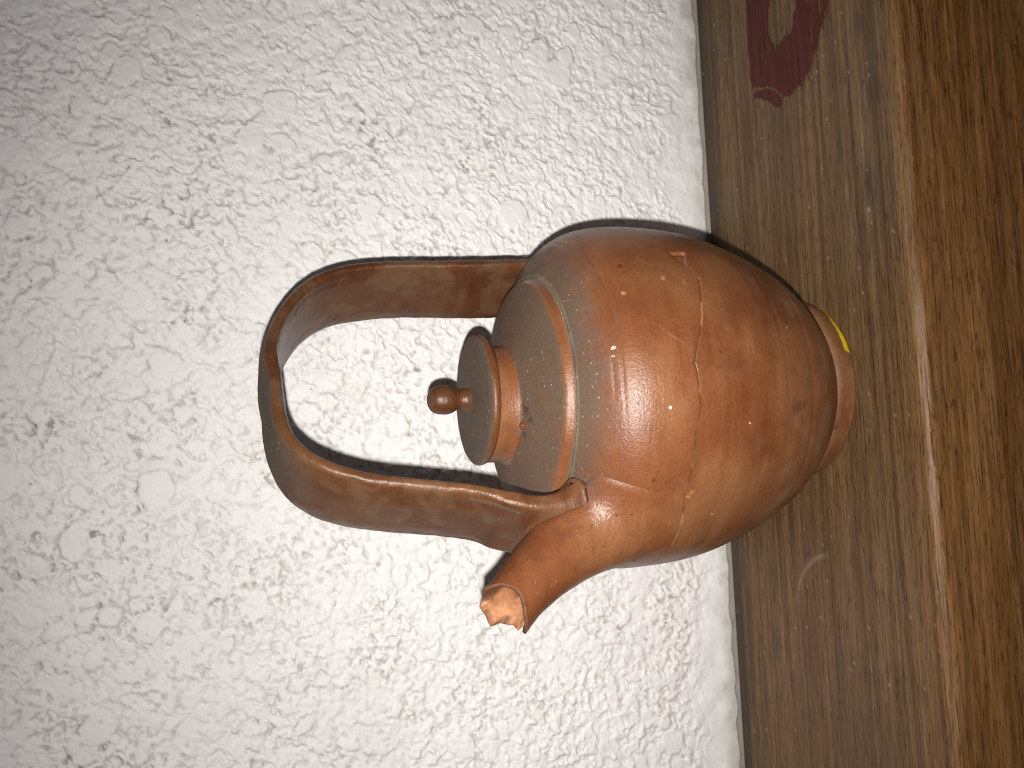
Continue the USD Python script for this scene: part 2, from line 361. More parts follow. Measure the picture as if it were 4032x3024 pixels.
# ------------------------------------------------------------------ the shelf: one thick board, its front edge rounded over
UsdGeom.Xform.Define(stage, '/World/wooden_shelf')
shelf = stage.GetPrimAtPath('/World/wooden_shelf')
tag(shelf, 'thick old brown wooden shelf board under the clay teapot, its front edge rounded', 'shelf')
yb, yfl, rad = 0.0828, -0.0736, 0.0046
top = np.linspace(yb - 0.0015, yfl, 190)
ang = np.linspace(0, math.radians(80), 26)[1:]
prof_s = [(yb, -0.0900), (yb, -0.0300), (yb, -0.0015)] + [(y, 0.0) for y in top]
prof_s += [(yfl - rad * math.sin(a), -rad + rad * math.cos(a)) for a in ang]
ye, ze = prof_s[-1]
prof_s += [(ye - (ze - z) * math.tan(math.radians(10)), z) for z in np.linspace(ze, -0.080, 90)[1:]]
prof_s += [(prof_s[-1][0] + 0.006, -0.088), (prof_s[-1][0] + 0.012, -0.090)]
prof_s = np.array(prof_s)
sx = np.r_[-1.1, -0.7, -0.45, np.arange(-0.33, 0.37, 0.0012), 0.45, 0.7, 1.1]
SX, SP = np.meshgrid(sx, np.arange(len(prof_s)), indexing='ij')
SY, SZ = prof_s[SP, 0], prof_s[SP, 1]
fa = lambda kx, ky, s, o=4: fbm(np.stack([SX * kx, SY * ky, SZ * ky + s * 3.7], -1), o, s)
front = sm(-SY, 0.066, 0.074)
wob = (fa(9, 60, 3) - 0.5) * 0.0016 + (fa(40, 500, 4, 3) - 0.5) * 0.0006
SY = SY - front * wob * 1.4
SZ = SZ + (1 - front) * 0 + front * wob + (fa(7, 25, 7, 3) - 0.5) * 0.0005 * (1 - front)
back_top = (SP >= 2) & (SZ > -0.002)
film = back_top * (1 - sm(-SY + 0.010 * (fa(8, 40, 5) - 0.5) + 0.006 * sm(-SX, 0.02, 0.12), 0.069, 0.082)) * (0.50 + 0.5 * fa(5, 60, 6)) * (0.72 + 0.22 * sm(SX, -0.1, 0.1))
el = lambda x, y, rx, ry: np.exp(-(((SX - x) / rx) ** 2 + ((SY - y) / ry) ** 2))
nz1 = fa(60, 200, 8)
stain = np.zeros_like(SX)
for x, y, rx, ry, s in ((0.0937, -0.0534, 0.012, 0.004, 0.75), (0.066, -0.052, 0.016, 0.007, 0.40), (0.1765, -0.0588, 0.018, 0.007, 0.50), (0.140, -0.064, 0.035, 0.006, 0.38), (0.1998, 0.0667, 0.03, 0.006, 0.45),
                        (-0.176, -0.020, 0.03, 0.016, 0.35), (0.085, -0.062, 0.03, 0.005, 0.3)):
    stain = np.maximum(stain, s * el(x, y, rx, ry) * sm(nz1, 0.25, 0.6))
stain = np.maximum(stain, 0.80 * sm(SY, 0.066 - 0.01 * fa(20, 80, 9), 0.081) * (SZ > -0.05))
stain = np.maximum(stain, 0.5 * front * sm(fa(9, 300, 31, 3), 0.60, 0.72) * sm(SZ, -0.02, -0.006))
ruddy = np.zeros_like(SX)
for x, y, rx, ry, s in ((-0.0827, -0.0282, 0.028, 0.006, 0.8), (-0.145, 0.0117, 0.05, 0.009, 0.55), (0.153, 0.038, 0.016, 0.006, 0.75), (-0.176, -0.001, 0.03, 0.010, 0.4)):
    ruddy = np.maximum(ruddy, s * el(x, y, rx, ry) * sm(fa(30, 260, 12), 0.3, 0.62))
# a faint ring left by some other foot
d = np.abs(np.hypot(SX + 0.1140, SY + 0.0105) - 0.0315)
pale = 0.35 * np.exp(-(d / 0.0011) ** 2) * sm(SY, -0.011, 0.0) * sm(SX, -0.126, -0.108) * sm(fa(40, 60, 14), 0.3, 0.6)
pale = np.maximum(pale, 0.14 * front * sm(fa(7, 340, 15, 3), 0.60, 0.75) * sm(SZ, -0.012, -0.003))
srng = np.random.default_rng(5)
tree = cKDTree(np.stack([SX.ravel(), SY.ravel(), SZ.ravel()], -1))
pf = pale.ravel()
for k in range(150):
    q = tree.query([srng.uniform(-0.22, 0.23), srng.uniform(-0.085, 0.08), 0.0])[1]
    pf[q] = srng.uniform(0.4, 1.0)
pale = pf.reshape(SX.shape)
v = np.stack([SX, SY, SZ], -1).reshape(-1, 3)
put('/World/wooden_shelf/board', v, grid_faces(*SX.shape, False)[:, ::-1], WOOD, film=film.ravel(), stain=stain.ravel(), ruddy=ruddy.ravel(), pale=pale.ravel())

# the maroon painted ring, brushed along the grain, a thin coat on the board
MM = 1e-3
outer = [(226.4, 30.0), (211.9, 30.8), (199.4, 31.4), (187.1, 30.3), (181.8, 31.7), (176.3, 29.1), (171.5, 20.0), (167.4, 11.2), (160.6, 6.0), (157.8, -1.0), (159.1, -6.8), (161.5, -13.9), (165.2, -19.7), (172.5, -23.1), (179.3, -29.1),
         (186.9, -33.1), (192.0, -36.8), (205, -39), (222, -36), (240, -26), (252, -12), (256, 2), (250, 17), (240, 26)]
hole = [(228, 5), (215.5, 8.9), (207.3, 11.4), (198.2, 12.4), (186.5, 7.6), (188.8, -1.5), (190.6, -7.4), (204.2, -13.1), (218, -14), (230, -8)]
hook = [(170.5, 28.1), (171.1, 24.8), (168.9, 17.2), (164.6, 10.0), (157.1, 4.2), (154.6, 5.5), (155.3, 9.0), (160.3, 14.8), (165.5, 22.0), (168.1, 28.3)]


def ragged(pts, amp, seed):
    line = LineString(list(pts) + [pts[0]]).segmentize(0.5)
    p = np.array(line.coords)[:-1]
    n = fbm(np.c_[p[:, 0] * 0.08, p[:, 1] * 1.4, 0 * p[:, 0] + seed], 3, seed) - 0.5
    p[:, 0] += n * amp
    return Polygon(p).buffer(0)


ring = ragged(outer, 7, 1).difference(ragged(hole, 9, 2)).difference(LineString([(172.6, 27), (169.8, 17.5), (166.0, 10.2), (160.0, 4.0)]).buffer(0.55))
shape = unary_union([ring, ragged(hook, 2.5, 3)])
prng = np.random.default_rng(3)
for k in range(110):            # bare streaks the brush left, along the grain, mostly at the dry end of the stroke
    x, y = prng.uniform(166, 250), prng.choice([prng.uniform(-37, -17), prng.uniform(-30, 28)], p=[0.65, 0.35])
    l, t = prng.uniform(3, 14), prng.uniform(0.12, 0.5)
    shape = shape.difference(Polygon([(x - l, y), (x, y - t), (x + l, y + prng.uniform(-.3, .3)), (x, y + t)]))
for k in range(26):            # thin hairs of paint beyond its edge
    y = prng.uniform(-36, -8)
    x = np.interp(-y, [6, 14, 20, 24, 30, 37], [160, 163, 167, 174, 182, 193])
    l, t = prng.uniform(2, 7), prng.uniform(0.10, 0.30)
    shape = unary_union([shape, Polygon([(x - l, y), (x + 1, y - t), (x + 5, y), (x + 1, y + t)])])
parts = [g for g in getattr(shape, 'geoms', [shape]) if g.area > 0.3]
ms = [trimesh.creation.extrude_polygon(g.simplify(0.05), 0.16, engine='earcut') for g in parts]
mp = trimesh.util.concatenate(ms)
mv = mp.vertices * MM
mv[:, 2] += 0.00012
o_ = put('/World/wooden_shelf/painted_ring', mv, mp.faces, RED, smooth=False)
tag(o_, 'dark maroon painted ring mark brushed on the board')

# ------------------------------------------------------------------ the teapot
UsdGeom.Xform.Define(stage, '/World/clay_teapot')
pot = stage.GetPrimAtPath('/World/clay_teapot')
tag(pot, 'brown terracotta teapot with strap handle, dusty lid and broken spout, standing on the shelf', 'teapot')
P_ = '/World/clay_teapot/'
TX, TY = 0.0079, 0.0189


def lean(v):
    """The pot stands a little out of true."""
    v = np.array(v, float)
    x, y, z = v[..., 0], v[..., 1], v[..., 2]
    x2, z2 = x + TX * z, z - TX * x
    return np.stack([x2, y + TY * z2 * 0.6, z2], -1)


ZK = np.array([.012, .030, .055, .080, .105, .125, .140, .150, .1530])
RK = np.array([.0367, .0557, .0694, .0775, .0800, .0792, .0742, .0635, .0575])
belly = CubicSpline(ZK, RK)


def resample(pts, step):
    pts = np.array(pts, float)
    s = np.r_[0, np.cumsum(np.hypot(*np.diff(pts, axis=0).T))]
    n = max(2, int(s[-1] / step))
    t = np.linspace(0, s[-1], n)
    return np.c_[np.interp(t, s, pts[:, 0]), np.interp(t, s, pts[:, 1])]


# ---- spout and strap lie in one upright plane through the pot's axis
TH = 0.604
pd = np.array([-math.cos(TH), -math.sin(TH), 0.0])
wd_ = np.array([-math.sin(TH), math.cos(TH), 0.0])
zd = np.array([0.0, 0.0, 1.0])


axis_s = CubicSpline([0, .25, .5, .75, 1], np.array([(.052, .112), (.0645, .1340), (.0762, .1545), (.0888, .1722), (.1030, .1888)]))
ut = np.linspace(0, 1, 400)
axp = axis_s(ut)
axt = cKDTree(axp)
rad_u = PchipInterpolator([0, .25, .5, .75, .92, 1, 1.06], [.0255, .0218, .0160, .0125, .0113, .0116, .0122])


def spout_sdf(p):
    s, zq, wv = p @ pd, p[:, 2], p @ wd_
    d, i = axt.query(np.c_[s, zq])
    return np.hypot(d, wv) - rad_u(ut[i])


def lathe(pts, phi):
    r, z = np.asarray(pts, float).T
    R, PH = np.meshgrid(r, phi, indexing='ij')
    Z = np.repeat(z[:, None], len(phi), 1)
    return R, PH, Z


zz = np.linspace(0.0125, 0.1528, 500)
outline = [(0.0355, 0.0118)] + [(float(belly(z)), z) for z in zz]
outline += [(0.0570, 0.1534), (0.0563, 0.1533), (0.0556, 0.1533), (0.0550, 0.1538), (0.0545, 0.1550), (0.0541, 0.1562), (0.0536, 0.1570), (0.0527, 0.1577), (0.0510, 0.1584), (0.0440, 0.1608), (0.0360, 0.1636), (0.0300, 0.1658), (0.0262, 0.1672), (0.0200, 0.1680)]
lowp = resample([p for p in outline[:300]], 0.0007)
midp = resample([p for p in outline if 0.0965 < p[1] < 0.1300 and p[0] > 0.07], 0.00032)
lowp = lowp[lowp[:, 1] < 0.0963]
upp = resample([p for p in outline if p[1] >= 0.1298], 0.00045)
pts = np.vstack([lowp, midp, upp])
phi = np.radians(np.r_[np.arange(-205, 20, 0.34), np.arange(20, 155, 2.5)])
R, PH, Z = lathe(pts, phi)
rows = np.arange(len(pts))[:, None] + 0 * PH
deg = np.degrees(PH)
mm_x, mm_z = np.radians(deg) * 78.0, Z * 1000

ph_c = lambda L_: np.array([(math.radians(a) * 78.0, z) for a, z in L_])
crack1 = ph_c([(-56, 100.8), (-58.89, 101.86), (-62.83, 103.17), (-69.98, 105.76), (-74.37, 107.96), (-80.57, 111.54), (-83.89, 112.92), (-86.2, 112.02), (-91.08, 111.76), (-95.92, 111.18), (-104.2, 112.9), (-108.75, 112.85), (-112.9, 112.6), (-116.4, 113.0),
               (-120.3, 113.1), (-122.8, 113.5), (-126.1, 112.9), (-131.2, 111.5), (-134.3, 110.9), (-138.65, 110.96), (-144.6, 110.8), (-152.2, 111.7), (-158, 112.1)])
crack2 = ph_c([(-71.55, 127.68), (-73.62, 124.63), (-76.71, 119.58), (-78.48, 116.05), (-80.74, 111.84)])
scr = [ph_c([(-45.89, 124.4), (-50.93, 119.43)]), ph_c([(-48.98, 127.4), (-47.68, 124.5)]), ph_c([(-144.5, 84), (-147.5, 80)]), ph_c([(-76, 45), (-78.5, 43)]), ph_c([(-84, 33), (-86, 30.5)])]


def dist(line, seed, amp=0.5, mm_x=mm_x, mm_z=mm_z):
    a = LineString(line).segmentize(0.4)
    p = np.array(a.coords)
    p[:, 1] += (fbm(np.c_[p[:, 0] * 0.5, 0 * p[:, 0] + seed, 0 * p[:, 0]], 3, seed) - 0.5) * amp
    b = np.vstack([np.linspace(p[i], p[i + 1], 4, endpoint=False) for i in range(len(p) - 1)])
    dd, ii = cKDTree(b).query(np.stack([mm_x, mm_z], -1).reshape(-1, 2), distance_upper_bound=4.0)
    return np.where(np.isfinite(dd), dd, 9.0).reshape(mm_x.shape)


n3 = lambda k, s, o=3: fbm(np.stack([np.cos(PH) * R * k, np.sin(PH) * R * k, Z * k + s], -1), o, s)


def long_crack(p, x, z):
    d1 = dist(crack1, 1, 0.5, x, z)
    th = 0.24 + 0.26 * sm(fbm(p * 160 + 4, 3, 4), 0.35, 0.7)
    c1 = 1 - sm(d1, th * 0.6, th * 1.6)
    v = fbm(p * 110 + 6, 3, 6)
    return c1, c1 * (0.12 + 0.62 * sm(v, 0.42, 0.60)), (1 - sm(np.abs(d1 - 0.10), 0.0, 0.36)) * sm(v, 0.56, 0.42) * 0.75


xyz = np.stack([np.cos(PH) * R, np.sin(PH) * R, Z], -1)
c1, raw, soot = long_crack(xyz, mm_x, mm_z)
d2 = dist(crack2, 2)
c2 = (1 - sm(d2, 0.10, 0.42)) * 0.42
raw = np.maximum(raw, c2 * sm(n3(140, 5), 0.3, 0.6))
ds = np.full_like(R, 0.0)
for s_ in scr:
    raw = np.maximum(raw, (1 - sm(dist(s_, 9, 0.3), 0.10, 0.45)) * 0.40)
disp = -0.00035 * c1 - 0.00015 * c2
pale = np.zeros_like(R)
blob = lambda a, z, r: 1 - sm(np.hypot(mm_x - math.radians(a) * 78, mm_z - z) + (n3(500, 11, 2) - 0.5) * r, r * 0.7, r * 1.2)
for a, z, r in ((-56.0, 117.2, 1.1), (-60.1, 135.4, 0.8), (-57.6, 108.4, 0.5), (-124.0, 111.5, 1.5), (-122.4, 110.6, 1.1), (-131.5, 111.4, 0.8)):
    raw = np.maximum(raw, blob(a, z, r) * 0.85)
for a, z, r in ((-77.6, 143.0, 0.62), (-80.2, 143.4, 0.36), (-96.4, 124.1, 0.55), (-141.6, 94.5, 0.45), (-131.5, 96.8, 0.32), (-101.6, 88, 0.3), (-70, 60, 0.3)):
    pale = np.maximum(pale, blob(a, z, r))
for a, z, r in ((-49.1, 132.6, 1.3), (-61.8, 106.9, 0.6), (-80.8, 100.3, 0.5), (-95.1, 136.3, 0.8), (-52, 131.9, 0.8), (-70, 116, 0.5), (-118, 128, 0.9), (-121, 129.5, 0.7)):
    soot = np.maximum(soot, blob(a, z, r) * 0.6)
# the three-cornered chip
tri = Polygon([(math.radians(a) * 78, z) for a, z in ((-43.5, 107.2), (-42.9, 99.6), (-51.0, 104.2), (-47.5, 106.6))])
near = (np.abs(mm_x - math.radians(-46.6) * 78) < 14) & (np.abs(mm_z - 104) < 9)
td = np.full(R.shape, 9.0)
td[near] = [Point(a, b).distance(tri) if not tri.contains(Point(a, b)) else -tri.exterior.distance(Point(a, b)) for a, b in zip(mm_x[near], mm_z[near])]
inn = 1 - sm(td, -0.4, 0.3)
disp -= inn * 0.0012
raw = np.maximum(raw, inn * (0.35 + 0.6 * sm(np.abs(td), 1.0, 0.1)) * (0.4 + 0.6 * sm(n3(400, 3), 0.4, 0.6)))
soot = np.maximum(soot, 0.55 * (1 - sm(np.abs(td + 0.9), 0.1, 0.8)) * (td < 0))
# thrown on a slow wheel: faint rings, dents, a body that is not quite round
disp += 0.0012 * (n3(14, 7, 2) - 0.5) + 0.0005 * (n3(60, 8, 3) - 0.5)
for z, a, wd in ((0.1487, .00022, .0006), (0.1437, .00040, .0006), (0.1408, .00042, .0006), (0.1380, .00016, .0008), (0.0655, .00012, .0011), (0.0480, .00014, .0011), (0.0330, .00012, .001)):
    zq = z + 0.0005 * (n3(22, 17, 2) - 0.5)
    disp -= a * np.exp(-((Z - zq) / wd) ** 2) * (0.5 + n3(18, 18, 2))
dust = 0.95 * np.exp(-((Z - 0.1533) / 0.0007) ** 2) * (np.abs(R - 0.0562) < 0.0016) * sm(n3(60, 10), 0.22, 0.5)
dust = np.maximum(dust, 0.30 * sm(n3(75, 13, 4), 0.62, 0.72) * sm(Z, 0.08, 0.03))
dust = np.where((R > 0.0527) & (R < 0.0551) & (Z > 0.1537), -0.12 * sm(-deg, 25, 62) * (1 - sm(-deg, 112, 140)) * sm(n3(60, 27), 0.25, 0.6), dust)
pale = np.maximum(pale, 0.06 * sm(n3(85, 33, 5), 0.50, 0.74) * sm(Z, 0.105, 0.05) * sm(Z, 0.01, 0.03))
pale = np.maximum(pale, 0.10 * np.exp(-((Z - 0.1534) / 0.0006) ** 2) * (np.abs(R - 0.0564) < 0.0012) * sm(n3(90, 28), 0.25, 0.6))
soot = np.maximum(soot, 0.9 * (np.abs(R - 0.0558) < 0.0012) * (np.abs(Z - 0.1535) < 0.0012) * sm(np.cos(PH - math.radians(52)), 0.75, 0.95))
# stains beside the neck
for a, r0, s_ in ((-101, 0.0300, 0.0030), (-122, 0.0305, 0.0022), (-109, 0.0330, 0.0018)):
    soot = np.maximum(soot, 0.7 * np.exp(-(((np.cos(PH) * R - math.cos(math.radians(a)) * r0) ** 2 + (np.sin(PH) * R - math.sin(math.radians(a)) * r0) ** 2) / s_ ** 2)) * (Z > 0.157) * sm(n3(300, 19), 0.3, 0.55))
near_spout = spout_sdf(np.stack([R * np.cos(PH), R * np.sin(PH), Z], -1).reshape(-1, 3)).reshape(R.shape)
top_like = sm(R, 0.02, 0.03) * sm(near_spout, 0.030, 0.052)
R2 = R + disp * top_like
V = lean(np.stack([R2 * np.cos(PH), R2 * np.sin(PH), Z], -1).reshape(-1, 3))
put(P_ + 'body', V, grid_faces(*R.shape)[:, ::1], CLAY, raw=raw.ravel(), soot=soot.ravel(), pale=pale.ravel(), dust=dust.ravel())


def turned(name, path, mat, pts, step, n=220, off=(0, 0), noise=0.0002, seed=1, fn=None):
    pts = resample(pts, step)
    ph = np.linspace(0, 2 * math.pi, n, endpoint=False)
    R, PH, Z = lathe(pts, ph)
    q = np.stack([np.cos(PH) * R, np.sin(PH) * R, Z], -1)
    dn = noise * (fbm(q * 90, 3, seed) - 0.5) * 2 * sm(R, 0.0, 0.004)
    Q = np.stack([np.cos(PH) * (R + dn) + off[0], np.sin(PH) * (R + dn) + off[1], Z + dn * 0.3], -1)
    pv = fn(R, PH, Z, q) if fn else {}
    pv = {k: a.ravel() for k, a in pv.items()}
    return put(path + name, lean(Q.reshape(-1, 3)), grid_faces(*R.shape), mat, **pv)


FO = (0.0025, 0.0095)
FOOT = [(0.0, 0.0004), (0.0380, 0.0004), (0.0452, 0.0001), (0.0461, 0.0008), (0.0465, 0.0026), (0.0473, 0.0080), (0.0474, 0.0096), (0.0470, 0.0112), (0.0458, 0.0128), (0.0436, 0.0141), (0.0410, 0.0150), (0.0380, 0.0162), (0.0320, 0.0170)]
# foot ring: flares out to the board under a sharp waist
def foot_marks(R, PH, Z, q):
    d = np.hypot((PH - math.radians(360 - 116.7) + math.pi) % (2 * math.pi) - math.pi, 0)
    chip = np.exp(-(((d * 46) / 1.6) ** 2 + ((Z * 1000 - 10.5) / 1.4) ** 2))
    return {'soot': chip * 0.8, 'raw': 0.22 * sm(fbm(q * 120, 4, 4), 0.5, 0.7)}


turned('foot', P_, CLAY_FOOT, FOOT, 0.0005, 300, off=FO, fn=foot_marks, noise=0.0005)
# yellow paint at the very bottom of the foot, on its right
a0, a1 = -72, -30
aa, tt = np.meshgrid(np.radians(np.linspace(a0, a1, 70)), np.linspace(0, 1, 8), indexing='ij')
up_edge = 0.0034 * sm(np.degrees(aa), -72.5, -70) * (1 - 0.80 * sm(np.degrees(aa), -58, -32)) + 0.0009 * (fbm(np.c_[aa.ravel() * 40, 0 * aa.ravel(), 0 * aa.ravel()], 3, 2).reshape(aa.shape) - 0.5) + 0.0005
zc = 0.0001 + tt * np.maximum(up_edge, 0.0003)
rc = np.interp(zc, [p[1] for p in FOOT[2:]], [p[0] for p in FOOT[2:]])
qd = np.stack([np.cos(aa) * rc, np.sin(aa) * rc, zc], -1)
rn = 0.0005 * (fbm(qd * 90, 3, 1) - 0.5) * 2
vv = lean(np.stack([np.cos(aa) * (rc + rn + 0.00025) + FO[0], np.sin(aa) * (rc + rn + 0.00025) + FO[1], zc], -1).reshape(-1, 3))
o_ = put(P_ + 'paint_mark', vv, grid_faces(*aa.shape, False)[:, ::-1], YELLOW)
tag(o_, 'bright yellow paint smear along the bottom of the foot')
# neck
NO = (-0.0022, -0.0002)
turned('neck', P_, CLAY, [(0.0290, 0.1640), (0.0277, 0.1662), (0.0267, 0.1676), (0.0264, 0.1700), (0.0263, 0.1740), (0.0265, 0.1778), (0.0250, 0.1782), (0.0, 0.1782)], 0.0005, 220, off=NO, seed=5,
       fn=lambda R, PH, Z, q: {'dust': 0.75 * np.exp(-((Z - 0.1668) / 0.0006) ** 2) * sm(np.sin(-PH), 0.3, 0.8) * sm(fbm(q * 200, 3, 3), 0.38, 0.55) + 0 * R, 'soot': 0.5 * np.exp(-((Z - 0.1662) / 0.0006) ** 2)})
# a bead of old glaze at its foot
bd = trimesh.creation.icosphere(subdivisions=3, radius=1.0)
bv = bd.vertices * np.array([0.0017, 0.0015, 0.0016])
a = math.radians(-112)
put(P_ + 'glaze_bead', lean(bv + np.array([NO[0] + math.cos(a) * 0.0284, NO[1] + math.sin(a) * 0.0284, 0.1664])), bd.faces, DROP)
# lid and its knob
LO = (0.0004, 0.0)
lid = turned('lid', P_, CLAY_LID, [(0.0, 0.1784), (0.0260, 0.1784), (0.0280, 0.1765), (0.0290, 0.1763), (0.0298, 0.1772), (0.0301, 0.1784), (0.0299, 0.1795), (0.0292, 0.1803), (0.0270, 0.1809), (0.0200, 0.1815), (0.0100, 0.1821), (0.0, 0.1824)], 0.0004, 240, off=LO, seed=8, noise=0.0003)
turned('knob', P_ + 'lid/', CLAY_KNOB, [(0.0, 0.1815), (0.0078, 0.1819), (0.0058, 0.1827), (0.0048, 0.1843), (0.0042, 0.1862), (0.0043, 0.1876), (0.0050, 0.1886), (0.0049, 0.1889), (0.0058, 0.1900), (0.0065, 0.1920), (0.0067, 0.1940), (0.0065, 0.1962), (0.0059, 0.1983), (0.0048, 0.1999), (0.0030, 0.2010), (0.0012, 0.2015), (0.0, 0.2016)], 0.0003, 96, off=LO, seed=9, noise=0.0002)

def body_sdf(p):
    r = np.hypot(p[:, 0], p[:, 1])
    z = np.clip(p[:, 2], 0.012, 0.153)
    a = (r - belly(z)) / np.sqrt(1 + belly(z, 1) ** 2)
    over = np.clip(p[:, 2] - 0.153, 0, None)
    return np.where(over > 0, np.hypot(np.clip(a, 0, None), over), a)


def union(p, k=0.010):
    a, b = body_sdf(p), spout_sdf(p)
    h = np.clip(0.5 + 0.5 * (b - a) / k, 0, 1)
    return b * (1 - h) + a * h - k * h * (1 - h)


nu, nv = 320, 280
uu = np.linspace(0.02, 0.955, nu)
va = np.linspace(0, 2 * math.pi, nv, endpoint=False)
UU, VA = np.meshgrid(uu, va, indexing='ij')
# broken mouth: how far each side of the rim reaches. va = 0 faces away from the wall side (+w is towards the wall)
tang = lambda u: axis_s(u, 1) / np.linalg.norm(axis_s(u, 1), axis=-1, keepdims=True)


def frame(u):
    t = tang(u)
    return axis_s(u), np.stack([-t[..., 1], t[..., 0]], -1)      # centre, and the in-plane normal that points up-and-back over the spout


cutn = fbm(np.c_[np.cos(va) * 1.6, np.sin(va) * 1.6, 0 * va], 3, 4) - 0.5
# (angle round the mouth, reach): even on the near side, snapped off in straight facets on the far side
brk = np.array([(0.0, 0.985), (0.35, 0.962), (0.62, 1.000), (1.05, 0.994), (1.45, 1.012), (1.62, 0.972), (2.05, 0.950), (2.25, 0.962), (2.36, 0.972), (2.44, 0.905), (2.52, 0.960), (2.66, 0.950), (2.74, 0.960), (2.82, 0.985), (2.95, 1.000), (3.25, 1.008), (3.60, 1.000), (4.0, 0.985), (4.5, 0.945), (4.9, 0.936), (5.4, 0.948), (5.9, 0.975), (6.2832, 0.985)])
cut = np.interp(va, brk[:, 0], brk[:, 1])
soft = gaussian_filter(cut, 5, mode='wrap')
far_side = sm(va, 0.3, 0.6) * (1 - sm(va, 2.70, 2.85))
cut = cut * far_side + soft * (1 - far_side) + 0.012 * cutn
ff = np.linspace(0, 1, nu)[:, None]
UU = 0.36 + ff * (cut[None, :] - 0.36)
cen, nrm = frame(UU)
RR = rad_u(UU)
cN, cW = np.cos(VA), np.sin(VA)
P0 = (cen[..., :1] + nrm[..., :1] * (RR * cN)[..., None]) * pd + (cen[..., 1:] + nrm[..., 1:] * (RR * cN)[..., None]) * zd + wd_ * (RR * cW)[..., None]
# where the spout's fillet runs out on the belly, all round the point at which its axis leaves the body
ua = np.linspace(0, 0.6, 300)
ax3 = axis_s(ua)[:, :1] * pd + axis_s(ua)[:, 1:] * zd
i0 = int(np.argmin(np.abs(body_sdf(ax3))))
ph0, z0 = math.pi + TH, float(ax3[i0, 2])
tt_ = np.linspace(0.0, 0.085, 260)
rt = np.zeros((nv, 3))
for j in range(nv):
    zq = np.clip(z0 + tt_ * math.cos(va[j]), 0.02, 0.1502)
    pq = ph0 - tt_ * math.sin(va[j]) / 0.078
    pts_ = np.stack([belly(zq) * np.cos(pq), belly(zq) * np.sin(pq), zq], -1)
    far_ = np.nonzero(spout_sdf(pts_) > 0.0145)[0]
    k_ = far_[0] if len(far_) else len(tt_) - 1
    k_ = min(k_, int(np.argmax(z0 + tt_ * math.cos(va[j]) > 0.1502)) or len(tt_) - 1)
    rt[j] = pts_[k_]
rt = gaussian_filter(rt, (4, 0), mode=('wrap', 'nearest'))
wgt = np.clip(1 - ff / 0.5, 0, 1) ** 1.3
P0 = P0 * (1 - wgt[..., None]) + rt[None] * wgt[..., None]
P0 = P0.reshape(-1, 3)
Q = P0.copy()
for it in range(14):
    f0 = union(Q)
    g = np.stack([(union(Q + 1e-5 * e) - f0) / 1e-5 for e in np.eye(3)], -1)
    Q = Q - (f0 / np.maximum((g * g).sum(1), 0.2))[:, None] * g * 0.8
uf = np.repeat(ff[:, 0], nv)
Q = np.where((uf > 0.62)[:, None], Q * sm(0.82 - uf, 0, 0.2)[:, None] + P0 * (1 - sm(0.82 - uf, 0, 0.2))[:, None], Q)
# a little proud of the body, dipping under it at the very edge of the root
g = np.stack([(union(Q + 1e-5 * e) - union(Q - 1e-5 * e)) / 2e-5 for e in np.eye(3)], -1)
g /= np.linalg.norm(g, axis=1, keepdims=True)
blend = sm(body_sdf(Q), 0.0, 0.004)
root = sm(uf, 0.0, 0.13)
nq = lambda k, s, o=3: fbm(Q * k, o, s) - 0.5
Q = Q + g * ((-0.0010 + 0.0017 * root)[:, None] * (1 - blend)[:, None] + (0.0010 * nq(45, 21) * blend + 0.0004 * nq(160, 22) * blend)[:, None])
outer_v = Q.reshape(nu, nv, 3)
# rim and inside
rows_ = [outer_v]
cen_e, nrm_e = frame(cut)


def ring_at(u, r):
    c_, n_ = frame(u)
    return (c_[:, :1] + n_[:, :1] * (r * np.cos(va))[:, None]) * pd + (c_[:, 1:] + n_[:, 1:] * (r * np.cos(va))[:, None]) * zd + wd_ * (r * np.sin(va))[:, None]


r_end = rad_u(cut)
rim = ring_at(cut + 0.004 * (1 - far_side), r_end - 0.0007)
rim2 = ring_at(cut + 0.002 - 0.014 * far_side, r_end - 0.0016)
inner = [rim, rim2]
for k, (du, th_) in enumerate([(0.022, .0023), (0.04, .0027), (0.06, .0029), (0.10, .0030), (0.15, .0030), (0.2, .0030), (0.27, .003), (0.35, .003), (0.45, .003)]):
    u = cut - du
    r = rad_u(u) - th_ + 0.0005 * (fbm(np.c_[np.cos(va) * 2, np.sin(va) * 2, 0 * va + k * 0.6], 3, 6) - 0.5)
    inner.append(ring_at(u, r))
cap = np.repeat(inner[-1].mean(0)[None, None], nv, 1)
allv = np.concatenate([outer_v] + [i_[None] for i_ in inner] + [cap], 0)
n_all = allv.shape[0]
rawv = np.zeros((n_all, nv))
soot_shade_v = np.zeros((n_all, nv))
dustv = np.zeros((n_all, nv))
pat = fbm(np.c_[np.cos(va) * 2.2, np.sin(va) * 2.2, 0 * va], 3, 9)
back_side = sm(va, 0.42, 0.70) * (1 - sm(va, 2.66, 2.74))
lower = sm(va, 2.70, 2.78) * (1 - sm(va, 4.1, 4.4))
rawv[nu:nu + 7] = back_side[None] * np.array([0.75, 1, 1, 1, 1, 1, .7])[:, None]
dustv[nu + 1:nu + 8] = (lower + 0.8 * sm(va, 5.9, 6.2) + 0.8 * (1 - sm(va, 0.3, 0.6)))[None] * 0.7
soot_shade_v[nu:nu + 2] = ((pat > 0.55) * 0.45)[None]
soot_shade_v[nu + 1:nu + 9] = np.maximum(soot_shade_v[nu + 1:nu + 9], 0.75 * np.exp(-((va - 2.40) / 0.035) ** 2)[None])
soot_shade_v[nu - 1:nu + 3] = np.maximum(soot_shade_v[nu - 1:nu + 3], (0.8 * np.exp(-((va - 1.75) / 0.16) ** 2) + 0.7 * np.exp(-((va - 3.2) / 0.3) ** 2))[None])
soot_shade_v[nu - 2:nu] = ((pat > 0.62) * 0.5)[None]
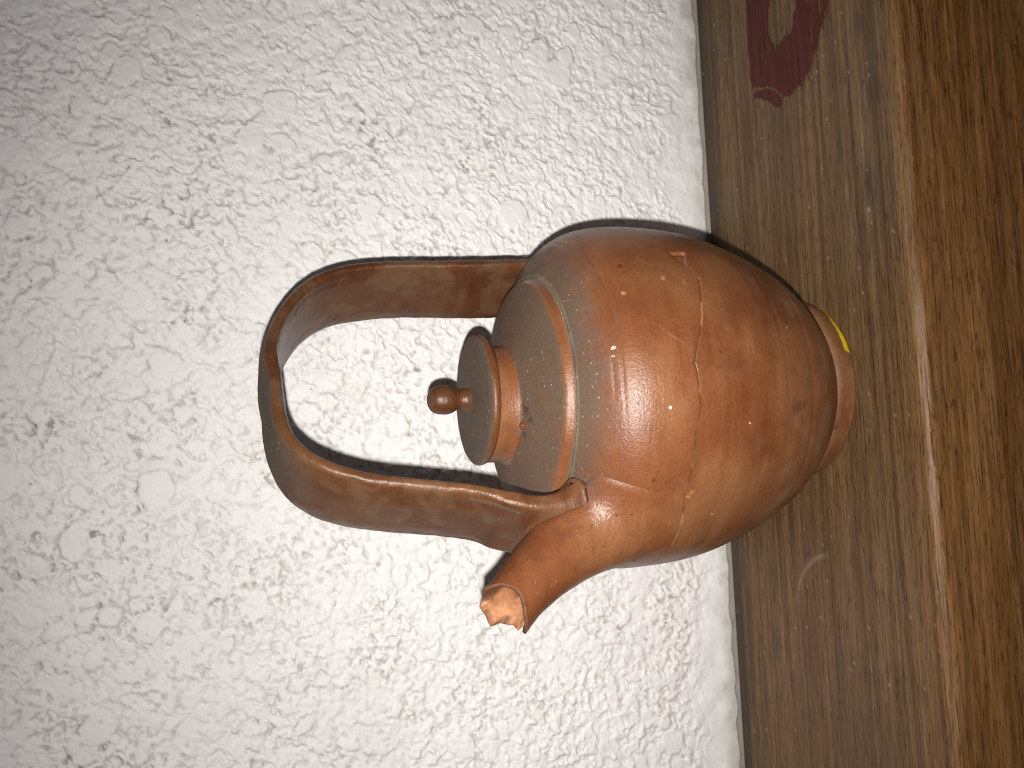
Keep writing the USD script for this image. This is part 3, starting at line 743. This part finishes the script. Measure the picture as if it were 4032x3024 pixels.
soot_shade_v[-2:] = 0.8  # far end of the spout's inside: shade put into the colour
ph_q = np.arctan2(outer_v[..., 1], outer_v[..., 0])
cx1, craw, csoot = long_crack(outer_v, np.radians((np.degrees(ph_q) - 150) % 360 - 210) * 78.0, outer_v[..., 2] * 1000)
lowmask = 1 - sm(body_sdf(outer_v.reshape(-1, 3)).reshape(nu, nv), 0.0015, 0.0045)
rawv[:nu] = np.maximum(rawv[:nu], craw * lowmask)
soot_shade_v[:nu] = np.maximum(soot_shade_v[:nu], csoot * lowmask)
pal = np.zeros((n_all, nv))
srng = np.random.default_rng(12)
for k in range(5):
    i, j = srng.integers(200, nu - 4), srng.integers(int(nv * 0.55), nv)
    pal[i, j] = 1
put(P_ + 'spout', lean(allv.reshape(-1, 3)), grid_faces(n_all, nv)[:, ::-1], CLAY, raw=rawv.ravel(), soot=soot_shade_v.ravel(), dust=dustv.ravel(), pale=pal.ravel())

# strap handle
S = np.array([-0.0722, -0.0690, -0.0569, -0.0224, -0.0006, 0.0280, 0.0493, 0.0591, 0.0650, 0.0500])
ZS = np.array([0.1375, 0.2013, 0.2476, 0.2675, 0.2676, 0.2647, 0.2397, 0.1917, 0.1590, 0.1270])
sp = CubicSpline(np.r_[np.linspace(0, 0.94, 9), 1.0], np.stack([S, ZS], 1))
nu, nv = 460, 72
tt = np.linspace(0.0, 1.0, nu)
c = sp(tt)
dt = sp(tt, 1)
dt /= np.linalg.norm(dt, axis=1, keepdims=True)
nn = np.stack([-dt[:, 1], dt[:, 0]], 1)
va = np.linspace(0, 2 * math.pi, nv, endpoint=False)
e = 0.50
ca, sa = np.cos(va), np.sin(va)
cw = np.sign(ca) * np.abs(ca) ** e * (1 - 0.04 * np.abs(sa))
ct = np.sign(sa) * np.abs(sa) ** (e * 1.15)
W2, T2 = 0.0373 / 2, 0.0070 / 2
cross = fbm(np.c_[tt * 9, 0 * tt, 0 * tt], 3, 3) - 0.5
wide = W2 * (1 + 0.05 * cross + 0.07 * np.exp(-((tt - 0.03) / 0.05) ** 2))
front_flare = 0.0 * tt
back_flare = 0.0020 * sm(tt, 0.88, 1.0)
th_u = T2 * (1 + 0.24 * np.exp(-((tt - 0.44) / 0.13) ** 2) + 0.10 * (fbm(np.c_[tt * 7, 0 * tt, 0 * tt], 3, 8) - 0.5) - 0.25 * sm(tt, 0.9, 1.0))
wv = cw[None, :] * wide[:, None]
wv = wv + np.where(cw < 0, cw, 0)[None, :] * front_flare[:, None] + np.where(cw > 0, cw, 0)[None, :] * back_flare[:, None]
bow = 0.0010 * (1 - (cw / 1.0) ** 2)                 # the inner face is a touch hollow, the outer one crowned
tv = ct[None, :] * th_u[:, None] + bow[None, :] * (np.where(ct > 0, 0.7, 0.25))[None, :]
tv = tv + 0.0035 * (sm(tt, 0.90, 1.0))[:, None] * np.clip(-cw, -0.3, 1)[None, :] * -0.3
tv = tv + (0.24 * T2 * np.exp(-((tt - 0.44) / 0.13) ** 2))[:, None] * np.clip(-ct, 0, 1)[None, :]          # the extra thickness lies on the outside
wv = wv + 0.0030 * np.exp(-((tt - 0.43) / 0.09) ** 2)[:, None] * np.clip(cw, 0, 1)[None, :]
A = (c[:, None, 0] + nn[:, None, 0] * tv)[..., None] * pd + (c[:, None, 1] + nn[:, None, 1] * tv)[..., None] * zd + wd_ * (wv - 0.0007)[..., None]
F_ = A.reshape(-1, 3)
no = np.repeat(nn[:, None, 0:1] * pd + nn[:, None, 1:2] * zd, nv, 1).reshape(-1, 3)
sgn = np.tile(ct, nu)
long_ = np.c_[np.repeat(tt, nv) * 3.0, np.tile(cw * 5, nu), sgn * 2]
dn = 0.0009 * (fbm(long_ * np.array([3, 1, 1]), 3, 5) - 0.5) + 0.0005 * (fbm(long_ * np.array([2.5, 4, 1]), 3, 6) - 0.5) + 0.0005 * (fbm(F_ * 210, 3, 7) - 0.5)
F_ = F_ + no * (dn * np.sign(sgn))[:, None]
edge = np.tile(np.abs(cw) ** 6, nu)
F_ = F_ + wd_ * (np.tile(np.sign(cw), nu) * edge * 0.0009 * (fbm(F_ * 170, 3, 17) - 0.5))[:, None]
# clay smeared out where the strap meets the shoulder, in front and underneath
stt = cKDTree(c)


def strap_sdf(p):
    sz = np.c_[p @ pd, p[:, 2]]
    d, i = stt.query(sz)
    q0, q1 = d - (T2 - 0.002), np.abs(p @ wd_ + 0.0007) - (W2 - 0.002)
    return np.hypot(np.clip(q0, 0, None), np.clip(q1, 0, None)) + np.minimum(np.maximum(q0, q1), 0) - 0.002


kk = np.tile(0.0012 + 0.0085 * sm(np.clip(-cw, 0, 1) * 0.9 + np.clip(-ct, 0, 1) * 0.6, 0.15, 0.9), nu)


def joined(p):
    a_, b_ = union(p), strap_sdf(p)
    h = np.clip(0.5 + 0.5 * (b_ - a_) / kk_, 0, 1)
    return b_ * (1 - h) + a_ * h - kk_ * h * (1 - h)


sel = np.nonzero((np.repeat(tt, nv) > 0.72) & (union(F_) < 0.022))[0]
kk_ = kk[sel]
q = F_[sel].copy()
b0 = union(q)
for it in range(12):
    f0 = joined(q)
    g = np.stack([(joined(q + 1e-5 * e_) - f0) / 1e-5 for e_ in np.eye(3)], -1)
    q = q - (f0 / np.maximum((g * g).sum(1), 0.25))[:, None] * g * 0.8
F_[sel] += (q - F_[sel]) * (sm(b0, -0.0065, -0.0015) * (1 - sm(b0, 0.016, 0.022)))[:, None]
# small pits and lumps of clay on the inner face
pit_soot = np.zeros(len(F_))
hr = np.random.default_rng(21)
for k in range(26):
    t0, w0, sg = hr.uniform(0.03, 0.95), hr.uniform(-0.7, 0.7), hr.choice([-1, 1], p=[0.7, 0.3])
    dd = ((np.repeat(tt, nv) - t0) * 430) ** 2 + ((np.tile(cw, nu) - w0) * 18) ** 2
    m = np.exp(-dd / hr.uniform(0.5, 2.2)) * (np.sign(sgn) == sg)
    F_ = F_ + no * (m * 0.0006 * sg * hr.choice([-1, 1]))[:, None]
    pit_soot = np.maximum(pit_soot, m * hr.uniform(0.1, 0.6))
hair = np.abs(np.repeat(tt, nv) - (0.262 + 0.006 * (fbm(np.c_[np.tile(cw * 3, nu), 0 * sgn, 0 * sgn], 3, 3) - 0.5)))
pit_soot = np.maximum(pit_soot, 0.6 * (hair < 0.0012) * (sgn < 0.2))
root_zone = sm(np.repeat(tt, nv), 0.86, 0.93)
edge_highlight = 0.16 * np.tile((cw < -0.93) * 1.0, nu) * sm(np.repeat(tt, nv), 0.55, 0.75) * sm(fbm(F_ * 120, 3, 23), 0.25, 0.6)  # highlight along one leg's front edge, put into the colour
smear = 0.6 * sm(fbm(np.c_[np.repeat(tt, nv) * 14, np.tile(cw * 5, nu), 0 * sgn], 4, 31), 0.55, 0.63) * (sgn > 0.2) * (np.abs(np.tile(cw, nu)) < 0.85) * sm(np.repeat(tt, nv), 0.78, 0.84) * (1 - sm(np.repeat(tt, nv), 0.93, 0.97))
caps = [A[0].mean(0), A[-1].mean(0)]
hv = np.vstack([F_, caps])
hf = grid_faces(nu, nv)
tri = np.vstack([hf[:, [0, 1, 2]], hf[:, [0, 2, 3]], [[len(F_), (j + 1) % nv, j] for j in range(nv)], [[len(F_) + 1, (nu - 1) * nv + j, (nu - 1) * nv + (j + 1) % nv] for j in range(nv)]])
z2 = lambda a: np.r_[a, 0, 0]
put(P_ + 'handle', lean(hv), tri, CLAY_STRAP, soot=z2(pit_soot), raw=z2(np.maximum(edge_highlight, 0.10 * root_zone)), dust=z2(smear * (1 - root_zone) - 0.5 * root_zone))
